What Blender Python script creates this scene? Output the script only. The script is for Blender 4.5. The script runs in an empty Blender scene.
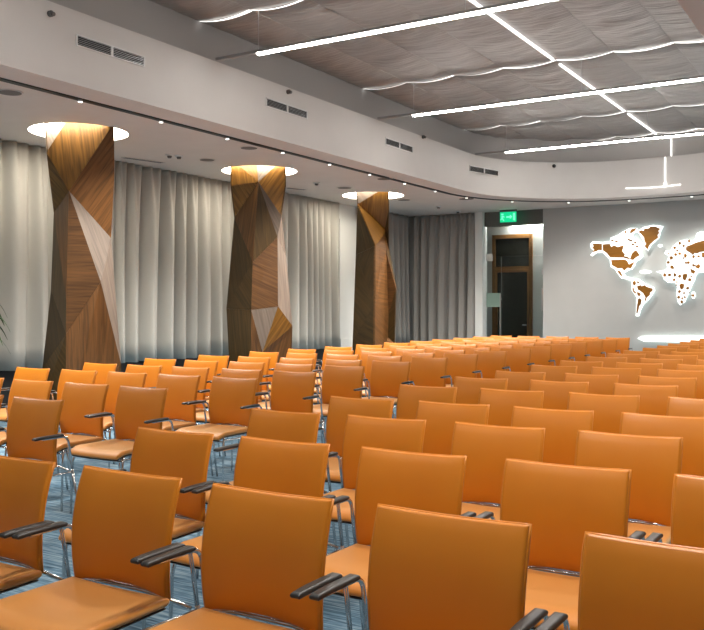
import bpy, bmesh, math, random
from mathutils import Vector, Matrix, noise
from mathutils.geometry import tessellate_polygon

random.seed(7)
PI = math.pi
sc = bpy.context.scene
COL = sc.collection

# ------------------------------------------------------------------ camera, world, exposure
TH, F, Y0, CH = 0.5493, 889.4, 308.1, 1.41      # yaw, focal length in pixels, horizon row, eye height
CT, ST = math.cos(TH), math.sin(TH)
cam_d = bpy.data.cameras.new('camera')
cam = bpy.data.objects.new('camera', cam_d)
COL.objects.link(cam)
cam.location = (0, 0, CH)
cam.rotation_euler = (PI / 2, 0, TH)
cam_d.sensor_fit = 'HORIZONTAL'
cam_d.sensor_width = 36
cam_d.lens = F / 704 * 36
cam_d.shift_y = -(315 - Y0) / 704
cam_d.clip_start = 0.05
sc.camera = cam

world = bpy.data.worlds.new('world')
sc.world = world
world.use_nodes = True
world.node_tree.nodes['Background'].inputs[0].default_value = (0.8, 0.85, 0.9, 1)
world.node_tree.nodes['Background'].inputs[1].default_value = 0.02
sc.view_settings.view_transform = 'Standard'
sc.view_settings.look = 'None'
sc.view_settings.gamma = 1
sc.view_settings.use_curve_mapping = False
sc.view_settings.exposure = 0.08
STRIP_L = 58.0      # pendant strips
SPOT_W = 190.0       # track spots
HALO_L = 24.0       # rings round the pillars
SLOT_L = 2.0
MAP_L = 1.0


def ray(px):
    a = (px - 352) / F
    return a * CT - ST, a * ST + CT


def at_t(px, py, t):
    dx, dy = ray(px)
    return Vector((dx * t, dy * t, CH + (Y0 - py) * t / F))


def at_x(px, py, X):
    return at_t(px, py, X / ray(px)[0])


def at_y(px, py, Y):
    return at_t(px, py, Y / ray(px)[1])


def project(p):
    X = p[0] * CT + p[1] * ST
    Z = -p[0] * ST + p[1] * CT
    if Z < 0.2:
        return None
    return 352 + F * X / Z, Y0 + F * (CH - p[2]) / Z


# ------------------------------------------------------------------ materials
def node(nt, t, **kw):
    n = nt.nodes.new(t)
    for k, v in kw.items():
        setattr(n, k, v)
    return n


def mat(name, color, rough=0.6, metal=0.0, emit=None, strength=0.0, spec=0.5, coat=0.0):
    m = bpy.data.materials.new(name)
    m.use_nodes = True
    b = m.node_tree.nodes['Principled BSDF']
    b.inputs['Base Color'].default_value = (*color, 1)
    b.inputs['Roughness'].default_value = rough
    b.inputs['Metallic'].default_value = metal
    b.inputs['Specular IOR Level'].default_value = spec
    b.inputs['Coat Weight'].default_value = coat
    if emit:
        b.inputs['Emission Color'].default_value = (*emit, 1)
        b.inputs['Emission Strength'].default_value = strength
    return m


def bsdf(m):
    return m.node_tree.nodes['Principled BSDF']


def add_noise_colour(m, c1, c2, scale=(1, 1, 1), nscale=5.0, detail=4, coords='Object', lo=0.35, hi=0.65, bump=0.0, bdist=0.01):
    nt = m.node_tree
    tc = node(nt, 'ShaderNodeTexCoord')
    mp = node(nt, 'ShaderNodeMapping')
    mp.inputs['Scale'].default_value = scale
    nz = node(nt, 'ShaderNodeTexNoise')
    nz.inputs['Scale'].default_value = nscale
    nz.inputs['Detail'].default_value = detail
    rp = node(nt, 'ShaderNodeValToRGB')
    rp.color_ramp.elements[0].position = lo
    rp.color_ramp.elements[1].position = hi
    rp.color_ramp.elements[0].color = (*c1, 1)
    rp.color_ramp.elements[1].color = (*c2, 1)
    L = nt.links.new
    L(tc.outputs[coords], mp.inputs[0])
    L(mp.outputs[0], nz.inputs['Vector'])
    L(nz.outputs['Fac'], rp.inputs[0])
    L(rp.outputs[0], bsdf(m).inputs['Base Color'])
    if bump:
        bp = node(nt, 'ShaderNodeBump')
        bp.inputs['Strength'].default_value = bump
        bp.inputs['Distance'].default_value = bdist
        L(nz.outputs['Fac'], bp.inputs['Height'])
        L(bp.outputs[0], bsdf(m).inputs['Normal'])
    return rp


M = {}
M['wall'] = mat('wall_paint', (0.60, 0.60, 0.585), 0.75)
add_noise_colour(M['wall'], (0.49, 0.495, 0.485), (0.52, 0.525, 0.515), nscale=1.5)
M['soffit'] = mat('soffit_paint', (0.50, 0.455, 0.42), 0.6)
add_noise_colour(M['soffit'], (0.72, 0.66, 0.61), (0.75, 0.69, 0.64), nscale=2.0)
M['bulk'] = mat('bulkhead_paint', (0.66, 0.64, 0.615), 0.55)
add_noise_colour(M['bulk'], (0.66, 0.635, 0.61), (0.68, 0.655, 0.63), nscale=2.0)
M['upper'] = mat('upper_wall_paint', (0.42, 0.40, 0.385), 0.4)
M['pier'] = mat('white_pier_paint', (0.80, 0.81, 0.79), 0.6)
M['black'] = mat('black_paint', (0.012, 0.012, 0.012), 0.5)
M['darkgrey'] = mat('dark_grey_metal', (0.13, 0.125, 0.12), 0.45, 0.3)
M['midgrey'] = mat('grey_aluminium', (0.33, 0.32, 0.31), 0.45, 0.3)
M['chrome'] = mat('chrome', (0.72, 0.72, 0.72), 0.16, 1.0)
M['steel'] = mat('brushed_steel', (0.55, 0.56, 0.57), 0.3, 1.0)
M['pad'] = mat('black_plastic', (0.028, 0.027, 0.026), 0.38)
M['shell'] = mat('dark_seat_shell', (0.035, 0.025, 0.02), 0.5)
M['white_plastic'] = mat('white_plastic', (0.75, 0.75, 0.74), 0.4)
M['strip'] = mat('strip_diffuser', (0.9, 0.9, 0.9), 0.5, emit=(1.0, 0.955, 0.90), strength=STRIP_L)
M['slot'] = mat('slot_light', (0.9, 0.9, 0.9), 0.5, emit=(1.0, 0.98, 0.95), strength=SLOT_L)
M['halo'] = mat('halo_light', (0.9, 0.9, 0.9), 0.5, emit=(1.0, 0.90, 0.74), strength=HALO_L)
M['spot_face'] = mat('spot_face', (0.9, 0.9, 0.9), 0.5, emit=(1.0, 0.96, 0.9), strength=6)
M['map_glow'] = mat('map_backlight', (0.9, 0.9, 0.9), 0.5, emit=(0.93, 1.0, 0.98), strength=MAP_L)
M['map_rear'] = mat('map_rear_led', (0.9, 0.9, 0.9), 0.5, emit=(0.80, 1.0, 0.98), strength=1.5)
M['exit'] = mat('exit_green', (0.0, 0.35, 0.15), 0.4, emit=(0.0, 0.62, 0.27), strength=1.0)
M['exit_mark'] = mat('exit_mint', (0.3, 0.8, 0.55), 0.4, emit=(0.15, 0.95, 0.50), strength=1.0)
M['corridor_lamp'] = mat('corridor_lamp', (0.9, 0.9, 0.9), 0.5, emit=(1, 0.97, 0.92), strength=120)
M['leaf'] = mat('leaf_green', (0.03, 0.07, 0.018), 0.5)
M['pot'] = mat('pot_clay', (0.10, 0.10, 0.10), 0.6)
M['soil'] = mat('soil', (0.03, 0.02, 0.012), 0.9)
M['frost'] = mat('greenish_patch', (0.22, 0.32, 0.27), 0.35)

# leather
def leather(name, sheen, sheen_rough):
    m = mat(name, (0.60, 0.20, 0.013), 0.55, spec=0.25, coat=0.5)
    b = bsdf(m)
    b.inputs['Coat Roughness'].default_value = 0.32
    b.inputs['Sheen Weight'].default_value = sheen
    b.inputs['Sheen Roughness'].default_value = sheen_rough
    b.inputs['Sheen Tint'].default_value = (1.0, 0.86, 0.52, 1)
    add_noise_colour(m, (0.58, 0.186, 0.006), (0.61, 0.202, 0.008), nscale=4, detail=2)
    nt = m.node_tree
    vo = node(nt, 'ShaderNodeTexVoronoi')
    vo.inputs['Scale'].default_value = 420
    bp = node(nt, 'ShaderNodeBump')
    bp.inputs['Strength'].default_value = 0.06
    bp.inputs['Distance'].default_value = 0.002
    tc = node(nt, 'ShaderNodeTexCoord')
    nt.links.new(tc.outputs['Object'], vo.inputs['Vector'])
    nt.links.new(vo.outputs['Distance'], bp.inputs['Height'])
    nt.links.new(bp.outputs[0], b.inputs['Normal'])
    return m


M['leather'] = leather('orange_leather', 0.08, 0.3)
M['seat_leather'] = leather('orange_seat_leather', 0.75, 0.55)  # same leather; stronger cream sheen imitates the pale light on the seats

# carpet: blue, streaked along the rows
m = M['carpet'] = mat('blue_carpet', (0.10, 0.17, 0.24), 0.95, spec=0.1)
nt = m.node_tree
L = nt.links.new
tc = node(nt, 'ShaderNodeTexCoord')
mp = node(nt, 'ShaderNodeMapping')
mp.inputs['Scale'].default_value = (2.2, 34, 1)
nz = node(nt, 'ShaderNodeTexNoise')
nz.inputs['Scale'].default_value = 2.0
nz.inputs['Detail'].default_value = 5
nz.inputs['Distortion'].default_value = 0.6
mp2 = node(nt, 'ShaderNodeMapping')
mp2.inputs['Scale'].default_value = (1.3, 3.0, 1)
nz2 = node(nt, 'ShaderNodeTexNoise')
nz2.inputs['Scale'].default_value = 1.6
nz2.inputs['Detail'].default_value = 3
ad = node(nt, 'ShaderNodeMath', operation='MULTIPLY_ADD')
ad.inputs[1].default_value = 0.45
rp = node(nt, 'ShaderNodeValToRGB')
e = rp.color_ramp.elements
e[0].position, e[0].color = 0.52, (0.04, 0.085, 0.13, 1)
e[1].position, e[1].color = 0.95, (0.34, 0.45, 0.52, 1)
x = e.new(0.72)
x.color = (0.12, 0.215, 0.30, 1)
L(tc.outputs['Object'], mp.inputs[0])
L(tc.outputs['Object'], mp2.inputs[0])
L(mp.outputs[0], nz.inputs['Vector'])
L(mp2.outputs[0], nz2.inputs['Vector'])
L(nz2.outputs['Fac'], ad.inputs[0])
L(nz.outputs['Fac'], ad.inputs[2])
L(ad.outputs[0], rp.inputs[0])
L(rp.outputs[0], bsdf(m).inputs['Base Color'])
bp = node(nt, 'ShaderNodeBump')
bp.inputs['Strength'].default_value = 0.5
bp.inputs['Distance'].default_value = 0.006
L(nz.outputs['Fac'], bp.inputs['Height'])
L(bp.outputs[0], bsdf(m).inputs['Normal'])

# curtain cloth
m = M['curtain'] = mat('curtain_cloth', (0.52, 0.51, 0.475), 0.9, spec=0.15)
add_noise_colour(m, (0.46, 0.45, 0.415), (0.51, 0.50, 0.465), scale=(60, 60, 200), nscale=3, bump=0.12, bdist=0.002)
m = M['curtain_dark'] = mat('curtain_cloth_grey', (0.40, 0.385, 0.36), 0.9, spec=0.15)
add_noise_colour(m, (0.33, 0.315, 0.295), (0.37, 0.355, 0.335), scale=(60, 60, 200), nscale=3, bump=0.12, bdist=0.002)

# ceiling fabric
m = M['fabric'] = mat('ceiling_fabric', (0.47, 0.445, 0.42), 0.5, spec=0.4)
add_noise_colour(m, (0.325, 0.312, 0.295), (0.37, 0.355, 0.34), scale=(1.2, 7.0, 1), nscale=2.4, detail=3, bump=0.6, bdist=0.03)

# walnut veneer, grain along U, tone from the panel
def wood(name, dark, light, rough=0.42):
    m = mat(name, dark, rough, spec=0.4)
    nt = m.node_tree
    L = nt.links.new
    uv = node(nt, 'ShaderNodeUVMap')
    oi = node(nt, 'ShaderNodeObjectInfo')
    mp = node(nt, 'ShaderNodeMapping')
    mp.inputs['Scale'].default_value = (0.9, 17.0, 1)
    mu = node(nt, 'ShaderNodeMath', operation='MULTIPLY')
    mu.inputs[1].default_value = 40
    cx = node(nt, 'ShaderNodeCombineXYZ')
    L(oi.outputs['Random'], mu.inputs[0])
    L(mu.outputs[0], cx.inputs[0])
    L(mu.outputs[0], cx.inputs[1])
    L(cx.outputs[0], mp.inputs['Location'])
    L(uv.outputs[0], mp.inputs[0])
    nz = node(nt, 'ShaderNodeTexNoise')
    nz.inputs['Scale'].default_value = 1.5
    nz.inputs['Detail'].default_value = 6
    nz.inputs['Distortion'].default_value = 1.1
    L(mp.outputs[0], nz.inputs['Vector'])
    rp = node(nt, 'ShaderNodeValToRGB')
    e = rp.color_ramp.elements
    e[0].position, e[0].color = 0.32, (*dark, 1)
    e[1].position, e[1].color = 0.70, (*light, 1)
    L(nz.outputs['Fac'], rp.inputs[0])
    hs = node(nt, 'ShaderNodeHueSaturation')
    mr = node(nt, 'ShaderNodeMapRange')
    mr.inputs['To Min'].default_value = 0.72
    mr.inputs['To Max'].default_value = 1.25
    L(oi.outputs['Random'], mr.inputs[0])
    L(mr.outputs[0], hs.inputs['Value'])
    L(rp.outputs[0], hs.inputs['Color'])
    L(hs.outputs[0], bsdf(m).inputs['Base Color'])
    return m


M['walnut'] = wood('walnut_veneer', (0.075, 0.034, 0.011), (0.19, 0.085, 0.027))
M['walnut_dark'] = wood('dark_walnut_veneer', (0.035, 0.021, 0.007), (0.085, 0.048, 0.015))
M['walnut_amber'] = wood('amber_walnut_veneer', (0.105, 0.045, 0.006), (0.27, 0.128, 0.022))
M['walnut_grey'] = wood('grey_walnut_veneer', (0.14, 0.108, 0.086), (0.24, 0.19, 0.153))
M['map_wood'] = wood('map_wood', (0.27, 0.11, 0.009), (0.36, 0.15, 0.014))
M['door_wood'] = wood('door_wood', (0.10, 0.04, 0.012), (0.26, 0.12, 0.035))

m = M['glass'] = mat('clear_glass', (0.86, 0.93, 0.90), 0.02)
bsdf(m).inputs['Transmission Weight'].default_value = 1.0
bsdf(m).inputs['IOR'].default_value = 1.12
m = M['dark_glass'] = mat('dark_glass', (0.012, 0.012, 0.007), 0.06, spec=0.5)


# ------------------------------------------------------------------ mesh helpers
def mesh_obj(name, verts, faces, material, parent=None, smooth=False, uvs=None):
    me = bpy.data.meshes.new(name)
    me.from_pydata([tuple(v) for v in verts], [], faces)
    me.update()
    if smooth:
        for p in me.polygons:
            p.use_smooth = True
    if uvs:
        ul = me.uv_layers.new(name='UVMap')
        for lp in me.loops:
            ul.data[lp.index].uv = uvs[lp.vertex_index]
    me.materials.append(M[material] if isinstance(material, str) else material)
    o = bpy.data.objects.new(name, me)
    COL.objects.link(o)
    if parent:
        o.parent = parent
    return o


class MB:
    def __init__(s):
        s.v, s.f = [], []

    def add(s, v, f):
        n = len(s.v)
        s.v += [Vector(p) for p in v]
        s.f += [tuple(i + n for i in q) for q in f]
        return s

    def box(s, x0, x1, y0, y1, z0, z1):
        v = [(x, y, z) for z in (z0, z1) for y in (y0, y1) for x in (x0, x1)]
        return s.add(v, [(0, 2, 3, 1), (4, 5, 7, 6), (0, 1, 5, 4), (2, 6, 7, 3), (0, 4, 6, 2), (1, 3, 7, 5)])

    def tube(s, path, r, n=8, caps=True):
        path = [Vector(p) for p in path]
        T = []
        for i in range(len(path)):
            a = path[max(i - 1, 0)]
            b = path[min(i + 1, len(path) - 1)]
            T.append((b - a).normalized())
        up = Vector((0, 0, 1)) if abs(T[0].z) < 0.9 else Vector((1, 0, 0))
        N = (up - T[0] * up.dot(T[0])).normalized()
        v, f = [], []
        for i, p in enumerate(path):
            N = (N - T[i] * N.dot(T[i])).normalized()
            B = T[i].cross(N)
            for k in range(n):
                a = 2 * PI * k / n
                v.append(p + (N * math.cos(a) + B * math.sin(a)) * r)
        for i in range(len(path) - 1):
            for k in range(n):
                f.append((i * n + k, i * n + (k + 1) % n, (i + 1) * n + (k + 1) % n, (i + 1) * n + k))
        if caps:
            f.append(tuple(range(n))[::-1])
            f.append(tuple((len(path) - 1) * n + k for k in range(n)))
        return s.add(v, f)

    def disc_prism(s, c, r, z0, z1, n=32, r2=None):
        r2 = r if r2 is None else r2
        v = [(c[0] + r * math.cos(2 * PI * k / n), c[1] + r * math.sin(2 * PI * k / n), z0) for k in range(n)]
        v += [(c[0] + r2 * math.cos(2 * PI * k / n), c[1] + r2 * math.sin(2 * PI * k / n), z1) for k in range(n)]
        f = [(k, (k + 1) % n, n + (k + 1) % n, n + k) for k in range(n)]
        f += [tuple(range(n))[::-1], tuple(range(n, 2 * n))]
        return s.add(v, f)

    def build(s, name, material, parent=None, smooth=False):
        return mesh_obj(name, s.v, s.f, material, parent, smooth)


def slab(mid, nrm, thick, ns=14, nt_=14, rs=0.06, rt=0.06):
    """closed cushion: mid(s,t) with s,t in -1..1, normal direction nrm(s,t), rounded rim"""
    def axis(n, r):
        inner = [-(1 - r) + 2 * (1 - r) * k / n for k in range(n + 1)]
        edge = [1 - r * q for q in (0.65, 0.3, 0.08, 0.0)]
        return [-q for q in edge[::-1]] + inner + edge
    S, T = axis(ns, rs), axis(nt_, rt)

    def prof(a, r):
        d = max(0.0, (abs(a) - (1 - r)) / r)
        return math.sqrt(max(0.0, 1 - d * d))
    a, b = len(S), len(T)
    v, f = [], []
    for side in (1, -1):
        for t in T:
            for s in S:
                h = thick / 2 * min(prof(s, rs), prof(t, rt)) * side
                v.append(mid(s, t) + nrm(s, t) * h)
    for j in range(b - 1):
        for i in range(a - 1):
            q = (j * a + i, j * a + i + 1, (j + 1) * a + i + 1, (j + 1) * a + i)
            f.append(q)
            f.append(tuple(a * b + k for k in q[::-1]))
    bm = bmesh.new()
    bv = [bm.verts.new(p) for p in v]
    for q in f:
        bm.faces.new([bv[k] for k in q])
    bmesh.ops.remove_doubles(bm, verts=bm.verts, dist=1e-5)
    bmesh.ops.recalc_face_normals(bm, faces=bm.faces)
    bm.verts.index_update()
    v = [x.co.copy() for x in bm.verts]
    f = [tuple(x.index for x in q.verts) for q in bm.faces]
    bm.free()
    return v, f


def fillet(path, r, seg=5):
    path = [Vector(p) for p in path]
    out = [path[0]]
    for i in range(1, len(path) - 1):
        p = path[i]
        a = (path[i - 1] - p)
        b = (path[i + 1] - p)
        k = min(r, a.length * 0.49, b.length * 0.49)
        a, b = p + a.normalized() * k, p + b.normalized() * k
        for q in range(seg + 1):
            t = q / seg
            out.append(a * (1 - t) ** 2 + p * 2 * t * (1 - t) + b * t * t)
    out.append(path[-1])
    return out


def empty(name, loc, rz=0):
    o = bpy.data.objects.new(name, None)
    o.empty_display_size = 0.1
    COL.objects.link(o)
    o.location = loc
    o.rotation_euler = (0, 0, rz)
    return o


def tag(o, label=None, cat=None, group=None, kind=None):
    if label:
        o['label'] = label
    if cat:
        o['category'] = cat
    if group:
        o['group'] = group
    if kind:
        o['kind'] = kind
    return o


def struct(o, label, cat):
    return tag(o, label, cat, kind='structure')


def solid_poly(poly2, to3, d0, d1):
    """prism of a 2D polygon; to3(x, y, depth) maps to world"""
    n = len(poly2)
    tris = tessellate_polygon([[Vector((p[0], p[1], 0)) for p in poly2]])
    v = [to3(p[0], p[1], d0) for p in poly2] + [to3(p[0], p[1], d1) for p in poly2]
    f = [tuple(t) for t in tris] + [tuple(n + k for k in t[::-1]) for t in tris]
    f += [(k, (k + 1) % n, n + (k + 1) % n, n + k) for k in range(n)]
    bm = bmesh.new()
    bv = [bm.verts.new(p) for p in v]
    for q in f:
        try:
            bm.faces.new([bv[k] for k in q])
        except ValueError:
            pass
    bmesh.ops.recalc_face_normals(bm, faces=bm.faces)
    bm.verts.index_update()
    v = [x.co.copy() for x in bm.verts]
    f = [tuple(x.index for x in q.verts) for q in bm.faces]
    bm.free()
    return v, f


# ------------------------------------------------------------------ room shell
XL, XR, YB, YF = -10.05, 2.1, 18.8, -3.0
ZS, ZB, ZC = 3.58, 4.30, 4.81           # soffit, bulkhead top, fabric ceiling
BXL, BXR, BYB, BYF = -6.80, -1.32, 17.60, -1.6
XC = -3.97
DX0, DX1 = at_y(484.5, 300, YB).x, at_y(543, 300, YB).x    # glass door opening

struct(MB().box(XL - .2, XR + .2, YF - .2, YB + 4, -0.1, 0).build('floor', 'carpet'), 'blue streaked carpet floor under the chairs', 'floor')
struct(MB().box(XL - .2, XL, YF - .2, YB + .2, 0, 5.2).build('wall_left', 'wall'), 'grey wall behind the long curtains', 'wall')
struct(MB().box(XR, XR + .2, YF - .2, YB + .2, 0, 5.2).build('wall_right', 'wall'), 'plain grey wall on the right side', 'wall')
struct(MB().box(XL - .2, XR + .2, YF - .2, YF, 0, 5.2).build('wall_front', 'wall'), 'plain grey wall behind the viewer', 'wall')
wb = MB()
wb.box(DX1, XR + .2, YB, YB + .15, 0, 5.2)
struct(wb.build('wall_back', 'wall'), 'grey end wall carrying the glowing world map', 'wall')
struct(MB().box(XL - .2, DX0 - .18, YB + .02, YB + .17, 0, 5.2).build('wall_back_corner', 'wall'), 'end wall behind the grey corner curtain', 'wall')
struct(MB().box(DX0 - .18, DX0, YB - .12, YB + .15, 0, ZS).build('trim_1', 'pier'), 'pale pier beside the glass door', 'trim')
struct(MB().box(DX0, DX1, YB, YB + .15, ZS - .32, 5.2).build('trim_2', 'darkgrey'), 'dark lintel over the glass door', 'trim')


def outline(o=0.0, n=14):
    xl, xr, yb, yf, r = BXL - o, BXR + o, BYB + o, BYF - o, 2.4 + o
    p = [(xl, yf)]
    for k in range(n + 1):
        a = PI - (PI / 2) * k / n
        p.append((xl + r + r * math.cos(a), yb - r + r * math.sin(a)))
    for k in range(n + 1):
        a = PI / 2 - (PI / 2) * k / n
        p.append((xr - r + r * math.cos(a), yb - r + r * math.sin(a)))
    p.append((xr, yf))
    return p


PX = -8.62
PILLARS = [(PX, at_x(79, 0, PX).y), (PX, at_x(259.5, 0, PX).y), (PX, at_x(373.0, 0, PX).y)]
HALO_R = 0.595
hole = outline(0.0)
rings = [[(c[0] + HALO_R * math.cos(2 * PI * k / 48), c[1] + HALO_R * math.sin(2 * PI * k / 48)) for k in range(48)] for c in PILLARS]
loops = [[(XL, YF), (XR, YF), (XR, YB + .15), (XL, YB + .15)], hole] + rings
flat = [p for l in loops for p in l]
tris = tessellate_polygon([[Vector((p[0], p[1], 0)) for p in l] for l in loops])
ceil = mesh_obj('ceiling', [(p[0], p[1], ZS) for p in flat], [tuple(t) for t in tris], 'soffit')
struct(ceil, 'low grey-brown soffit ceiling round the fabric recess', 'ceiling')


def ribbon(pts, z0, z1):
    n = len(pts)
    v = [(p[0], p[1], z0) for p in pts] + [(p[0], p[1], z1) for p in pts]
    f = [(k, (k + 1) % n, n + (k + 1) % n, n + k) for k in range(n)]
    return v, f


bo = outline(0)
BULK = [mesh_obj('bulkhead', *ribbon(bo, ZS, ZB), 'bulk', ceil)]
o1, o2 = outline(0), outline(0.25)
n = len(o1)
mesh_obj('bulkhead_ledge', [(p[0], p[1], ZB) for p in o1] + [(p[0], p[1], ZB) for p in o2],
         [(k, (k + 1) % n, n + (k + 1) % n, n + k) for k in range(n)], 'bulk', ceil)
mesh_obj('upper_wall', *ribbon(o2, ZB, ZC + .12), 'upper', ceil)
MB().box(XL - .2, XR + .2, YF - .2, YB + 4, 5.15, 5.3).build('roof_slab', 'wall', ceil)
for o in BULK + [bpy.data.objects['upper_wall']]:
    for p in o.data.polygons:
        p.use_smooth = True
    o.data.set_sharp_from_angle(angle=math.radians(30))

# sagging fabric panels
JX = [XC + 0.77 * k for k in range(-4, 5)]
SY = [-1.85, 0.45, 4.25, 8.05, 11.85, 15.55, 17.82]
variants = {}
for j in range(len(SY) - 1):
    Ln = SY[j + 1] - SY[j]
    for i in range(8):
        key = (round(Ln, 2), (i * 3 + j) % 4)
        if key not in variants:
            w, nx, ny = 0.77 - .006, 10, max(12, int(Ln * 13))
            v, f = [], []
            sd = 3.7 * key[1] + 11 * Ln
            for b in range(ny + 1):
                for a in range(nx + 1):
                    x, y = (a / nx - .5) * w, b / ny * Ln
                    q = 1 - (2 * x / w) ** 2
                    e = min(y, Ln - y)
                    wr = noise.noise(Vector((x * 1.1 + sd, y * 2.4 + x * 1.3, sd))) * .026
                    wr += .009 * math.sin(y * 19 + x * 6 + 5 * noise.noise(Vector((x * 2 + sd, y * .9, 3))))
                    z = -.035 * q * (0.6 + .4 * min(1, e / .3)) + wr * (0.25 + .75 * q) * min(1, .25 + e / .25)
                    v.append((x, y, z))
            for b in range(ny):
                for a in range(nx):
                    k = b * (nx + 1) + a
                    f.append((k, k + nx + 1, k + nx + 2, k + 1))
            o = mesh_obj('fabric_panel', v, f, 'fabric', ceil, smooth=True)
            variants[key] = o.data
        else:
            o = bpy.data.objects.new('fabric_panel', variants[key])
            COL.objects.link(o)
            o.parent = ceil
        o.location = ((JX[i] + JX[i + 1]) / 2, SY[j], ZC)

# ------------------------------------------------------------------ lamps of the room
STRIP_NAMES = {4.25: 'pendant light strip nearest the viewer, out of frame above', 8.05: 'white pendant light strip crossing the ceiling, nearest of the three',
               11.85: 'white pendant light strip crossing the ceiling, middle of the three', 15.55: 'white pendant light strip crossing the ceiling, farthest of the three',
               0.45: 'added fill light strip above the viewer, out of view', -3.35: 'pendant light strip behind the viewer'}
for ys in (8.05, 11.85, 15.55, 4.25, 0.45):  # the strip over the viewer is unseen, added to brighten the near chairs
    t = tag(empty('pendant_strip_light', (XC, ys, ZB)), STRIP_NAMES[ys], 'strip light', 'pendant strip lights')
    hw = XC - BXL - .02
    MB().box(-hw, hw, -.028, .028, .002, .034).build('housing', 'midgrey', t)
    MB().box(-hw + .60, hw - .60, -.022, .022, -.017, .002).build('diffuser', 'strip', t)
    for wx in (-2.2, 0.35, 2.2):
        MB().tube([(wx, 0, .034), (wx, 0, ZC - ZB - .02)], .004, 6).build('hanging_wire', 'steel', t)

SLOT_NAMES = {8.05: 'wavy glowing slot in the fabric ceiling above the nearest pendant strip', 11.85: 'wavy glowing slot in the fabric ceiling above the middle pendant strip',
              15.55: 'wavy glowing slot in the fabric ceiling above the farthest pendant strip', 17.76: 'glowing slot where the fabric ceiling meets the end wall'}
for ys, lab in SLOT_NAMES.items():
    v, f = [], []
    rnd = random.Random(int(ys * 100))
    for i in range(8):
        c, w = (JX[i] + JX[i + 1]) / 2, .77
        w0, w1 = [rnd.uniform(.008, .045), rnd.uniform(.035, .07)][::rnd.choice((1, -1))]
        if i >= 4:
            w0, w1 = w0 + .022, w1 + .022
        n0 = len(v)
        for k in range(11):
            s = k / 10
            q = 1 - (2 * s - 1) ** 2
            z = ZC - .006 - .040 * q
            wd = w0 + (w1 - w0) * s
            v += [(c + (s - .5) * (w - .01), ys - wd / 2, z), (c + (s - .5) * (w - .01), ys + wd / 2, z + .004),
                  ]
        for k in range(10):
            a = n0 + 2 * k
            f.append((a, a + 2, a + 3, a + 1))
    tag(mesh_obj('ceiling_slot_light', v, f, 'slot'), lab, 'slot light', 'ceiling slot lights')
t = tag(empty('long_ceiling_light_line', (XC, 5, ZC - .03)), 'straight white light line running down the middle of the fabric ceiling', 'light line')
prev = -3.0
for a, b in ((-1.5, .40), (.5, 4.2), (4.3, 7.95), (8.12, 11.75), (11.95, 15.45), (15.62, 17.80)):
    MB().box(-.014, .014, a - 5 + .04, b - 5 - .04, -.012, .012).build('light_segment', 'slot', t)
# the line goes on down the end wall and ends in a short crossbar of light
t = tag(empty('wall_light_line', (XC + .27, BYB, ZB)), 'thin vertical light line on the end bulkhead with a short crossbar', 'light line')
MB().box(-.008, .008, .215, .24, .02, ZC - ZB - .05).build('light_segment', 'slot', t)
MB().box(-.070, -.054, -.03, -.012, -.52, -.01).build('light_segment', 'slot', t)
arc = [(-.80 + 1.02 * k / 12, -.03, -.555 - .02 * math.sin(PI * k / 12)) for k in range(13)]
MB().tube(arc, .009, 6).build('light_crossbar', 'slot', t)
MB().disc_prism((-.06, -.03), .03, -.56, -.51, 12).build('joint', 'slot', t)

# halos
HN = ['glowing ceiling ring around the nearest faceted pillar', 'glowing ceiling ring around the middle faceted pillar', 'glowing ceiling ring around the farthest faceted pillar']
for c, lab in zip(PILLARS, HN):
    t = tag(empty('ceiling_ring_light', (c[0], c[1], ZS)), lab, 'ring light', 'ring lights round the pillars')
    nn = 48
    v = [(HALO_R * math.cos(2 * PI * k / nn), HALO_R * math.sin(2 * PI * k / nn), .05) for k in range(nn)]
    mesh_obj('luminous_disc', v, [tuple(range(nn))[::-1]], 'halo', t)
    v2 = [(p[0], p[1], 0) for p in v] + v
    mesh_obj('recess_rim', v2, [(k, (k + 1) % nn, nn + (k + 1) % nn, nn + k) for k in range(nn)], 'white_plastic', t)

# spot track following the recess
track = tag(empty('spot_track', (0, 0, ZS)), 'black recessed spotlight track following the curved bulkhead edge', 'track light')
oa, ob = outline(0.385, 20), outline(0.465, 20)
n = len(oa)
v = [(p[0], p[1], -.001) for p in oa] + [(p[0], p[1], -.001) for p in ob] + [(p[0], p[1], -.012) for p in oa] + [(p[0], p[1], -.012) for p in ob]
f = []
for k in range(n - 1):
    a, b = k, k + 1
    f += [(2 * n + a, 2 * n + b, 3 * n + b, 3 * n + a), (a, b, 2 * n + b, 2 * n + a), (n + a, 3 * n + a, 3 * n + b, n + b)]
mesh_obj('rail', v, f, 'black', track)
ctr = outline(0.425, 20)
dist = 0.0
seglen = [math.dist(ctr[k], ctr[k + 1]) for k in range(n - 1)]
tot = sum(seglen)


def along(d):
    for k, s in enumerate(seglen):
        if d <= s:
            u = d / s
            a, b = ctr[k], ctr[k + 1]
            return (a[0] + (b[0] - a[0]) * u, a[1] + (b[1] - a[1]) * u), math.atan2(b[1] - a[1], b[0] - a[0])
        d -= s
    return ctr[-1], 0


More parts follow.
